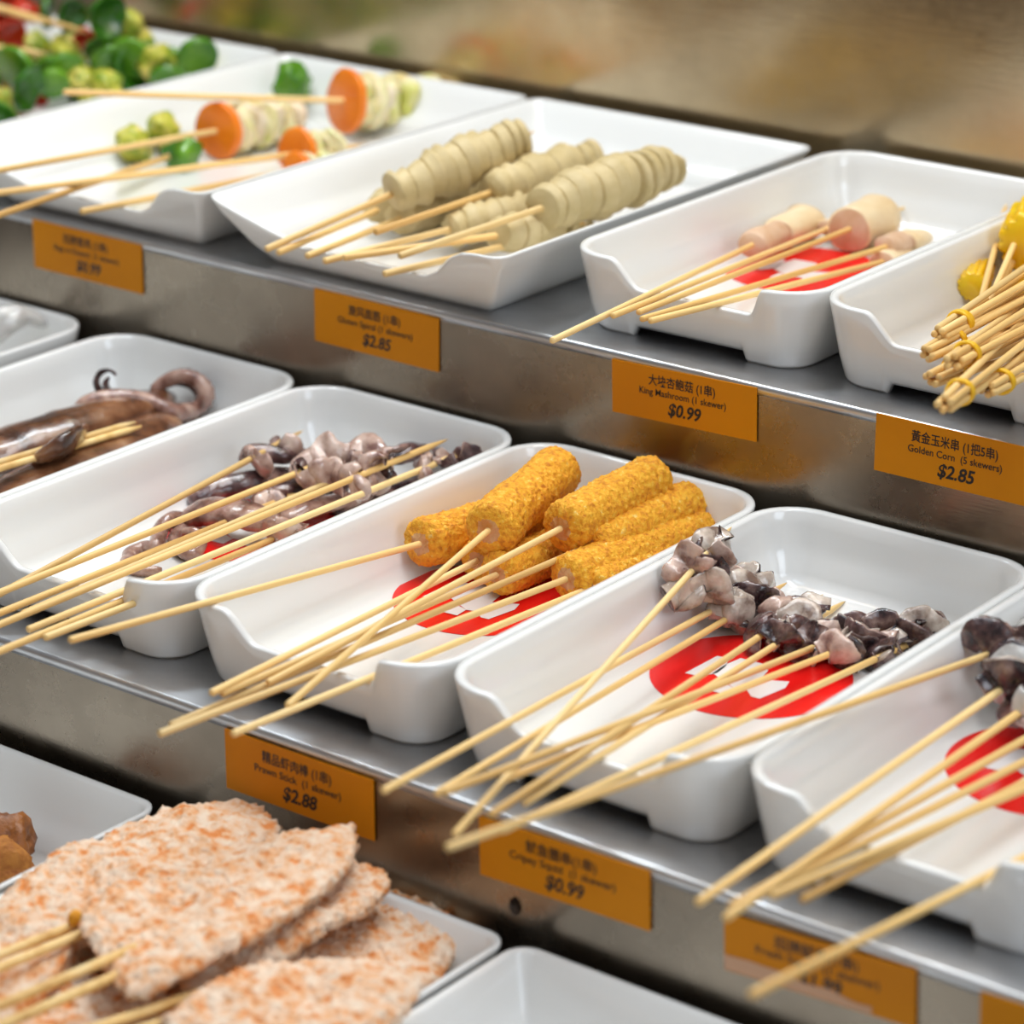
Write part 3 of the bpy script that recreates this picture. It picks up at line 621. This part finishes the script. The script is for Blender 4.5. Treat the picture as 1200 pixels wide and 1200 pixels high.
def lump(parent, x, r, seed, material, ex=1.2, y=0, z=0, name='squid_piece'):
    V, F = [], []
    nu, nv = 16, 24
    for i in range(nu+1):
        th = pi*i/nu
        for k in range(nv):
            ph = 2*pi*k/nv; d = Vector((cos(th)*ex, sin(th)*cos(ph), sin(th)*sin(ph)))
            q = d*r*(1+.38*fz(d*r, 95, seed, 3)); V.append(q+Vector((x, y, z)))
    for i in range(nu):
        for k in range(nv):
            a = i*nv+k; b = i*nv+(k+1) % nv; F.append((a, b, b+nv, a+nv))
    return mesh(name, V, F, material, parent)
labD = ['cut squid skewer crossing steeply over the others, darkest purple pieces at the left rim',
        'cut squid skewer whose stick end reaches furthest left of its tray',
        'cut squid skewer with a grey ring folded over its stick, behind the red emblem',
        'cut squid skewer with pinkish speckled pieces in the centre of the row',
        'cut squid skewer just right of the pinkish centre one, its tip bare',
        'cut squid skewer with purple-edged pieces beside the right half of the emblem',
        'cut squid skewer with a round white piece near the right rim',
        'cut squid skewer lying closest to the right rim with pale brown pieces']
for i, rec in enumerate(SQUIDD):
    t = skewer(rec, 'cut_squid_skewer', labD[i], 'food skewer', 'cut squid skewers in the tray with the red emblem', r=.0016)
    if i == 0: first_cut = t
    s0, s1 = rec[6]-.002, rec[7]; n = max(3, int((s1-s0)/.0085)+1)
    for k in range(n):
        x = s0+(s1-s0)*(k+.3)/n
        squid_piece(t, x, .0078 if k % 2 else .0062, i*11+k*3+1, 'squidskin' if (i+k) % 3 else 'squidpurple', ('squidpurple' if i == 0 and k < 3 else 'squidflesh') if (i*2+k) % 3 else 'squidpale', turns=.6+.25*((i+k) % 2))
for q_, (xx_, yy_, zz_) in enumerate(((-.004, .004, -.013), (.002, -.006, -.012), (.008, .002, -.009))):
    o = squid_piece(first_cut, SQUIDD[0][6]+xx_, .0070, 900+q_, 'squidskin', 'squidflesh', turns=.6, width=.0085); o.location = (0, yy_, zz_)
labE = ['cut squid skewer from the right edge tray whose stick crosses the neighbouring tray',
        'cut squid skewer in the right edge tray, topmost of the stick bundle, whitish food',
        'cut squid skewer in the right edge tray, second in the stick bundle, dark food',
        'cut squid skewer in the right edge tray, third in the stick bundle',
        'cut squid skewer in the right edge tray, fourth in the stick bundle',
        'cut squid skewer in the right edge tray, fifth in the stick bundle',
        'cut squid skewer in right edge tray, blunt stick end alone below the bundle',
        'loose skewer at the lower right, its stick crossing the stained price tag']
for i, rec in enumerate(SQUIDE):
    t = skewer(rec, 'cut_squid_skewer', labE[i], 'food skewer', 'skewers in the right edge tray', r=.00175 if i else .0016)
    s0, s1 = rec[6], rec[7]
    for k in range(3):
        x = s0+(s1-s0)*(k+.4)/3
        squid_piece(t, x, .0090, 200+i*11+k*3, 'squidskin', ['squidgrey', 'squidflesh'][(i+k) % 2], turns=.7, width=.0085)
        squid_piece(t, x+.006, .0070, 400+i*11+k*3, 'squidpurple', 'squidgrey', turns=.6, width=.008)
labB = ['raw squid skewer with its stick nearest the left rim, white and purple piece',
        'raw squid skewer second from the left rim with a glossy purple piece',
        'raw squid skewer with its blunt end over the front rim and a dark low piece',
        'raw squid skewer with pale pink folded pieces and a bare tip behind them',
        'raw squid skewer longest in its tray, reaching the back right corner',
        'raw squid skewer low in the tray, half hidden by the parallel sticks',
        'raw squid skewer with its blunt end nearest the prawn tray, lowest stick but one',
        'raw squid skewer with the lowest stick, running off the left edge']
fb = {0: ['squidpale', 'squidpurple'], 1: ['squidpurple', 'squidpale'], 2: ['squidpurple', 'squidpurple'], 3: ['squidpale', 'squidpale', 'squidpurple'], 4: ['squidpale', 'squidpurple', 'squidpurple'], 5: ['squidpink'], 6: ['squidpink'], 7: ['squidpink']}
TB = {0: ('B_M3', (.0062, .0055), 'squidpurple'), 1: ('B_M4', (.009, .006), 'squidpurple'), 2: ('B_M2', (.009, .006), 'squidpurple'), 3: ('B_M6', (.0075, .0042), 'squidpale'), 4: ('B_M7', (.008, .0055), 'squidpurple'), 5: ('B_T2', (.0038, .0034), 'squidpink'), 6: ('B_M8', (.009, .005), 'squidpink'), 7: ('B_T1', (.0046, .0042), 'squidpink')}
EXTRA = {5: ('B_M1', (.0115, .0068), 'squidpink'), 3: ('B_M5', (.007, .0045), 'squidpale'), 4: ('B_M9', (.007, .0045), 'squidpurple')}
def world_tube(parent, pts, ab, material, name, seed, p=.35, taper=.75, amp=.0010):
    if name == 'tentacle': amp = .0004; p = .22
    V, F = sweep_geo(catmull(pts, 8), blob_rad(ab[0], ab[1], p, taper), 20, amp, 110 if name != 'mantle' else 60, seed)
    if name == 'tentacle':      # sucker bumps along the inner side
        n = len(V)//20
        for i in range(n):
            for q in (13, 14, 15, 16):
                c = sum((V[i*20+m_] for m_ in range(20)), Vector())/20; V[i*20+q] = c+(V[i*20+q]-c)*(1+.28*abs(sin(i*1.1)))
    o = mesh(name, V, F, material)
    o.parent = parent; o.matrix_parent_inverse = parent.matrix_world.inverted(); return o
bpy.context.view_layer.update()
for i, rec in enumerate(SQUIDB):
    t = skewer(rec, 'raw_squid_skewer', labB[i], 'food skewer', 'raw squid skewers in one tray', r=.0017)
    bpy.context.view_layer.update()
    s0, s1 = rec[6], rec[7]
    for k, mt in enumerate(fb[i]):
        x = s0+(s1-s0)*(k+.5)/len(fb[i]); squid_piece(t, x, .0065, 300+i*7+k, mt, 'squidpale', turns=.6, width=.0085, thick=.003)
    nm, ab, mt = TB[i]; world_tube(t, globals()[nm], ab, mt, 'tentacle' if 'T' in nm else 'squid_strip', i*3+2)
    if i in EXTRA:
        nm, ab, mt = EXTRA[i]; world_tube(t, globals()[nm], ab, mt, 'squid_strip', i*3+20)

def whole(name, label, pts_list, loc, cat='squid', group=None):
    t = thing(name, label, cat, loc, group); bpy.context.view_layer.update()
    for (nm, pts, ab, mt, tp) in pts_list: world_tube(t, pts, ab, mt, nm, len(pts)*3+ab[0]*1000, taper=tp)
    return t
def twin_sticks(t, a, b, off):
    for q in (0, 1):
        A = Vector(a)+Vector((0, 0, -.0))+Vector(off)*q; B = Vector(b)+Vector(off)*q
        V, F = lathe_geo([(0, .0018), ((B-A).length-.01, .0018), ((B-A).length, .0006)], 9)
        m = frame_from(A, B-A)
        o = mesh('stick', [m @ v for v in V], F, 'bamboo'); o.parent = t; o.matrix_parent_inverse = t.matrix_world.inverted()
a0, a1 = Vector(A_S[0]), Vector(A_S[3]); dd = (a1-a0).normalized()
t = whole('whole_squid_skewer', 'glossy brown whole squid on twin sticks, nearest the front of its tray', [('mantle', A_M2, (.023, .011), 'squidbrown', .8), ('tentacle', A_T4, (.0055, .004), 'squidpurple', .6)], (-.46, .12, .006), 'squid skewer', 'whole squid skewers')
twin_sticks(t, a0-dd*.12-Vector((0, 0, -.004)), a1+dd*.01, (.0040, .0004, -.0016))
t = whole('whole_squid_skewer', 'glossy brown whole squid behind, its grey tentacles curling up at the back', [('mantle', A_M1, (.020, .011), 'squidbrown', .7), ('mantle_fold', A_M3, (.013, .008), 'squidbrown', .7), ('tentacle', A_T1, (.0056, .0050), 'squidpink', .8), ('tentacle', [(p[0]-.006, p[1]+.004, p[2]-.004) for p in A_T1[4:10]], (.0050, .0050), 'squidpurple', .8), ('mantle_fold', A_M4, (.012, .005), 'squidbrown', .9), ('tentacle', A_T2, (.0027, .0027), 'squidpurple', .4), ('tentacle', A_T3, (.0024, .0024), 'squidpurple', .5)], (-.47, .15, .006), 'squid skewer', 'whole squid skewers')
whole('squid_body', 'pale grey squid body in the tray cut off at the left edge', [('mantle', Z_M, (.012, .008), 'squidgrey', .8)], (-.6, .25, .006))
whole('squid_body', 'small grey-white squid piece behind the pale squid at the left edge', [('mantle', Z_M2, (.007, .005), 'squidgrey', .8)], (-.59, .27, .006))

# ------------------------------------------------------------ vegetable skewers
def disc_part(parent, x0, x1, r, seed, material, name, sq=1, tilt=0):
    V, F = lathe_geo([(x0, r*.86), (x0+.0006, r*.97), (x0+.0014, r), (x1-.0014, r), (x1-.0006, r*.97), (x1, r*.86)], 36)
    for v in V:
        k = 1+.06*nz(v, 60, seed); v.y *= k; v.z *= k*sq; v.x += tilt*v.z
    return mesh(name, V, F, material, parent)
def leaf_part(parent, x, r, seed, material, name, thick=.0018, bend=.35):
    """curved crumpled slab across the stick"""
    V, F = [], []; n = 14
    rn = random.Random(seed); ph = rn.uniform(0, 6)
    for s in (0, 1):
        for i in range(n+1):
            for j in range(n+1):
                u, v = i/n*2-1, j/n*2-1; k = 1/max(1, sqrt(u*u+v*v)**.75) if (u or v) else 1
                yy, zz = u*k*r, v*k*r; ed = min(1, (1-max(abs(u), abs(v)))*5)
                xx = bend*(yy*yy+zz*zz)/r*cos(ph)+.0022*fz((yy, zz, seed*.1), 130, seed)+(s*2-1)*thick*(.25+.75*ed)
                V.append((x+xx, yy*(1+.12*sin(ph+3*v)), zz))
    N = (n+1)**2
    for s in (0, 1):
        for i in range(n):
            for j in range(n):
                a = s*N+i*(n+1)+j; q = (a, a+1, a+n+2, a+n+1); F.append(q if s == 0 else q[::-1])
    edge = [i*(n+1) for i in range(n+1)]+[n*(n+1)+j for j in range(1, n+1)]+[i*(n+1)+n for i in range(n-1, -1, -1)]+[j for j in range(n-1, 0, -1)]
    for a, b in zip(edge, edge[1:]+edge[:1]): F.append((a, b, b+N, a+N))
    return mesh(name, V, F, material, parent)
labV = ['carrot and cabbage skewer with the round carrot slice nearest the camera at the left',
        'carrot and onion skewer with a carrot slice at each end, highest in its tray',
        'green sprout skewer at the left of the carrot tray',
        'carrot skewer low behind the gluten tray rim, only its carrot slice showing',
        'vegetable skewer whose blunt stick end shows left of the gluten tray']
for i, rec in enumerate(VEGB):
    t = skewer(rec, 'vegetable_skewer', labV[i], 'food skewer', 'vegetable skewers in the carrot tray', r=.0019)
    s0, s1 = rec[6], rec[7]
    if i in (0, 1):
        r = .0178 if i == 0 else .0205
        disc_part(t, s0-.002, s0+.004, r, i, 'carrot', 'carrot_slice')
        n = 10 if i == 0 else 11; e = s1 if i == 0 else s1-.006
        for k in range(n):
            x = s0+.009+(e-s0-.014)*k/(n-1)
            leaf_part(t, x, r*(.80+.12*sin(k*2)), 40+i*10+k, 'onion' if k % 3 == (0 if i == 0 else 2) else 'cabbage', 'cabbage_piece' if k % 3 else 'onion_piece', .0042, .15)
        if i == 1: disc_part(t, s1-.005, s1+.001, .0115, 9, 'carrot', 'carrot_slice')
    elif i == 2:
        bpy.context.view_layer.update()
        inv = t.matrix_world.inverted()
        for k, p in enumerate(SPROUT[:3]):
            q = inv @ Vector(p); o = lump(t, 0, .0105 if k < 2 else .011, 60+k, 'sprout' if k < 2 else 'lime', 1.15, name='sprout_half'); o.location = q; o.rotation_euler = (.4*k, .5, .8*k)
    else:
        disc_part(t, s0, s0+.005, .0165 if i == 3 else .011, i, 'carrot', 'carrot_slice')
        for k in range(3): leaf_part(t, s0+.010+k*.009, .013 if i == 3 else .010, 70+i*5+k, 'cabbage', 'cabbage_piece')
t = thing('lime_piece', 'round bright green cucumber end behind the cabbage in the carrot tray', 'vegetable', tuple(SPROUT[3]))
lump(t, 0, .0135, 77, 'lime', .8, name='green_skin')
# heap in the far left tray: six skewers of mixed greens
kinds = ['green', 'green', 'redp', 'redp', 'sprout', 'sprout', 'sprout', 'sprout', 'sprout', 'lime', 'green', 'lime', 'green', 'lime', 'redp', 'green', 'sprout', 'green', 'lime', 'sprout', 'green', 'redp']
size = [.012, .015, .011, .013, .012, .011, .013, .011, .012, .017, .014, .014, .015, .011, .008, .013, .011, .014, .012, .010, .013, .014]
sets = [(0, 1, 20, 2), (3, 4, 17, 21), (5, 15, 14, 16), (6, 7, 8, 18), (9, 10, 13, 19), (11, 12)]
labG = ['mixed pepper skewer at the back of the green heap, darkest green and red',
        'skewer of red pepper and sprouts at the left edge of the green heap',
        'sprout and orange-red pepper skewer in the middle of the green heap',
        'yellow-green sprout skewer at the right rear of the green heap',
        'cucumber skewer at the front of the green heap',
        'cucumber and dark pepper skewer nearest the carrot tray rim']
rg = random.Random(8)
for q in range(46):
    yy = rg.uniform(.33, .56); xx = rg.uniform(-.835, -.700-.02*(yy < .4)); VEG.append((xx, yy, H+rg.uniform(.012, .034)))
    kd = rg.choice(['green', 'green', 'sprout', 'lime', 'green', 'lime', 'sprout', 'redp' if xx < -.78 else 'green']); kinds.append(kd); size.append(rg.uniform(.011, .016))
sets = [list(s_)+[22+q for q in range(46) if q % 6 == i_] for i_, s_ in enumerate(sets)]
stG = [((0, 26), .0), ((0, 20), 0), ((0, 86), 0), None, ((0, 119), 0), None]
GS = {0: ((-.93, .48, .170), (-.778, .520, .142)), 2: ((-.90, .40, .150), (-.765, .470, .138)), 4: ((-.86, .30, .146), (-.735, .400, .130)), 1: ((-.95, .47, .172), (-.80, .505, .148))}
for i, ids in enumerate(sets):
    c = sum((Vector(VEG[k]) for k in ids), Vector())/len(ids)
    t = thing('green_vegetable_skewer', labG[i], 'food skewer', tuple(c), 'green vegetable skewers in the far left tray'); bpy.context.view_layer.update()
    for k in ids:
        mt = kinds[k]; p = Vector(VEG[k])-c
        if mt in ('green', 'redp'):
            o = leaf_part(t, 0, size[k], 90+k, mt, 'pepper_piece', .0022, .9); o.rotation_euler = (rnd.uniform(-1, 1), rnd.uniform(-.6, .6), rnd.uniform(-1.2, .8))
        elif mt == 'lime':
            o = disc_part(t, -.003, .003, size[k], k, 'lime', 'cucumber_slice'); o.rotation_euler = (0, rnd.uniform(.2, .9), rnd.uniform(-1.6, -.4))
        else:
            o = lump(t, 0, size[k]*.85, 90+k, 'sprout', 1.1, name='sprout_half'); o.rotation_euler = (rnd.uniform(0, 3), 0, rnd.uniform(0, 3))
        o.location = p
    if i in GS:
        A, B = Vector(GS[i][0]), Vector(GS[i][1]); m = frame_from(A, B-A); V, F = lathe_geo([(0, .0019), ((B-A).length-.01, .0019), ((B-A).length, .0005)], 9)
        o = mesh('stick', [m @ v for v in V], F, 'bamboo'); o.parent = t; o.matrix_parent_inverse = t.matrix_world.inverted()

# ------------------------------------------------------------ corn bundles
def corn_part(parent, x0, x1, r, seed, y=0, z=0, name='corn_piece'):
    V, F = [], []; rows = 14; seg = rows*5; L = x1-x0; n = int(L/.0011)
    for i in range(n+1):
        x = x0+L*i/n; e = min(i, n-i)/n*L; cap = smooth01(e/.004+.25)
        for k in range(seg):
            th = 2*pi*k/seg; a = abs(sin(th*rows/2))**.5; stag = (.5 if int(th*rows/(2*pi)) % 2 else 0)
            b = abs(sin(pi*((x-x0)/.0052+stag)))**.45
            R = r*(.86+.14*min(a, b))*(.86+.14*cap); V.append((x, R*cos(th)+y, R*sin(th)+z))
    for i in range(n):
        for k in range(seg):
            a = i*seg+k; b = i*seg+(k+1) % seg; F.append((a, a+seg, b+seg, b))
    F.append(tuple(range(seg))); F.append(tuple(n*seg+k for k in range(seg-1, -1, -1)))
    return mesh(name, V, F, 'corn', parent)
labC = ['corn skewers standing steepest in the tray, bright yellow corn at the right edge',
        'corn skewer bundle with the thick knotted yellow band, topmost',
        'corn skewer bundle reaching furthest left, just under the knotted one',
        'corn skewer bundle in the middle of the pile of stick ends',
        'corn skewer bundle low at the left of the pile of stick ends',
        'corn skewer bundle with the lowest stick ends hanging over the front rim',
        'corn skewer bundle at the lower right of the pile, cut off by the frame']
for i, rec in enumerate(CORNA):
    t = thing('corn_skewer_bundle', labC[i], 'food skewers', group='tied corn skewer bundles', matrix=frame_from(rec[0:3], rec[3:6]))
    L = rec[8]; ns = 3 if i == 0 else 5; rb = random.Random(i+5)
    for k in range(ns):
        a = 2*pi*k/ns+i; off = (cos(a)*.0030, sin(a)*.0026)
        stick(t, L-.02+rb.uniform(0, .006), .0017, x0=rb.uniform(-.004, .004), y=off[0], z=off[1], dy=off[0]*(3.2 if i else 2.5), dz=off[1]*2.2)
    if i:
        bx = .030 if i == 1 else .024+.004*(i % 3)
        V, F = [], []
        for q in range(3 if i == 1 else 2):
            ang = [(bx+q*.0016+.0008*sin(a*2+q), .0050*cos(a), .0046*sin(a)) for a in [2*pi*j/20 for j in range(20)]]
            nv = len(V); P = [Vector(p) for p in ang]
            for j in range(20):
                p = P[j]; rad = Vector((0, p.y, p.z)).normalized()
                for m_i in range(6):
                    th = 2*pi*m_i/6; V.append(p*1+rad*(.0011*cos(th)+.0006)+Vector((.0011*sin(th), 0, 0)))
            for j in range(20):
                for m_i in range(6):
                    a = nv+j*6+m_i; b = nv+j*6+(m_i+1) % 6; c = nv+((j+1) % 20)*6+(m_i+1) % 6; d2 = nv+((j+1) % 20)*6+m_i; F.append((a, b, c, d2))
        mesh('rubber_band', V, F, 'band', t)
    if i == 0:
        corn_part(t, rec[6]-.002, rec[6]+.045, .0175, i, y=-.012, z=.006)
        corn_part(t, rec[6]-.030, rec[6]+.02, .0085, 4, y=.014, z=-.012)
        corn_part(t, rec[6]-.018, rec[6]+.02, .009, 4, y=-.012, z=-.016)
    else:
        corn_part(t, L-.06, L-.015, .013, i)
bpy.context.view_layer.update()

# ------------------------------------------------------------ crumbed cutlets on the bottom step
def cutlet_mesh(name, poly, thick, seed, tilt=(0, 0), parent=None):
    P = [Vector((p[0], p[1], 0)) for p in poly]; zc = poly[0][2]
    c = sum(P, Vector())/len(P)
    Q = catmull(P+[P[0]], 8)[:-1]
    ang = []
    # radial resample by arclength index
    n = 200; Ls = [0]
    for a, b in zip(Q, Q[1:]+Q[:1]): Ls.append(Ls[-1]+(b-a).length)
    out = []; j = 0
    for k in range(n):
        s = Ls[-1]*k/n
        while Ls[j+1] < s: j += 1
        t = (s-Ls[j])/(Ls[j+1]-Ls[j]); out.append(Q[j].lerp(Q[(j+1) % len(Q)], t))
    V, F = [], []; R = 46
    def top(s, p, sg):
        e = sqrt(max(0, 1-s**5)); z = sg*thick*.5*e
        z += .0050*nz(p, 24, seed)+.0026*nz(p, 60, seed)
        return z
    for sg in (1, -1):
        for i in range(1, R+1):
            s = (i/R)**.8
            for k in range(n):
                d = out[k]-c; p = c+d*s*(1+.05*nz(out[k], 60, seed)*s+.03*nz(out[k], 260, seed)*s)
                z = top(s, p, sg); q = Vector((p.x, p.y, z)); cr = fz(q, 300, seed, 4)*.0014+max(0, nz(q, 650, seed+4))*.0016
                q.z += sg*cr; q += d.normalized()*cr*s**6
                q.z += (p.x-c.x)*tilt[0]+(p.y-c.y)*tilt[1]
                V.append(Vector((q.x-c.x, q.y-c.y, q.z)))
        V.append(Vector((0, 0, top(0, c, sg))))
    N = R*n+1
    for sgi in (0, 1):
        o = sgi*N; ce = o+R*n
        for k in range(n):
            k2 = (k+1) % n
            F.append((ce, o+k, o+k2) if sgi == 0 else (ce, o+k2, o+k))
            for i in range(R-1):
                q = (o+i*n+k, o+(i+1)*n+k, o+(i+1)*n+k2, o+i*n+k2); F.append(q if sgi == 0 else q[::-1])
    for k in range(n):
        k2 = (k+1) % n; a = (R-1)*n; F.append((a+k, N+a+k, N+a+k2, a+k2))
    return V, F, (c.x, c.y, zc)
cl = [(C1, 'large pale crumbed cutlet at the back left of the pile', (.0, .06), .011), (C2, 'long crumbed cutlet on top of the pile with twin sticks', (.0, .03), .010),
      (C3, 'narrow crumbed cutlet edge showing under the top one at the right', (0, .03), .009), (C4, 'lumpy crumbed cutlet at the right end of the pile', (0, 0), .012),
      (C5, 'crumbed cutlet at the bottom edge of the photo, lowest in the frame', (0, 0), .011), (C6, 'dark underside crumbed cutlet between the sticks at the bottom left', (0, 0), .012),
      (C7, 'crumbed cutlet at the very bottom of the pile, mostly covered', (0, 0), .014)]
cut_things = []
for i, (poly, lb, tilt, th) in enumerate(cl):
    V, F, loc = cutlet_mesh('cutlet', poly, th, i*9.1+2, tilt)
    t = thing('crumbed_cutlet_skewer', lb, 'crumbed cutlet', loc, 'crumbed cutlets on the bottom step'); mesh('cutlet', V, F, 'cutlet', t); cut_things.append(t)
bpy.context.view_layer.update()
own = [0, 0, 1, 1, 4, 4]
for rec, k in zip(CUT, own):
    B = Vector(rec[0:3]); Dv = Vector(rec[3:6]); m = frame_from(B-Dv*.06, Dv); V, F = lathe_geo([(0, .0021), (rec[8]+.05, .0021), (rec[8]+.06, .0008)], 10)
    o = mesh('stick', [m @ v for v in V], F, 'bamboo'); o.parent = cut_things[k]; o.matrix_parent_inverse = cut_things[k].matrix_world.inverted()
o = lump(cut_things[0], 0, .0032, 3, 'crumb', .9, name='crumb_lump'); o.matrix_parent_inverse = cut_things[0].matrix_world.inverted(); o.location = CNUB[0]; o['label'] = 'small dark orange nub of batter'
t = thing('fried_ball_skewer', 'dark brown glossy fried ball at the left edge above the cutlets', 'fried food', tuple(FRY[0])); lump(t, 0, .0125, 5, 'fried', 1.1, name='fried_ball')
t = thing('fried_piece', 'rough orange-brown fried piece under the dark ball at the left edge', 'fried food', tuple(FRY[1])); lump(t, 0, .0125, 8, 'crumbdark', 1.2, name='crust')
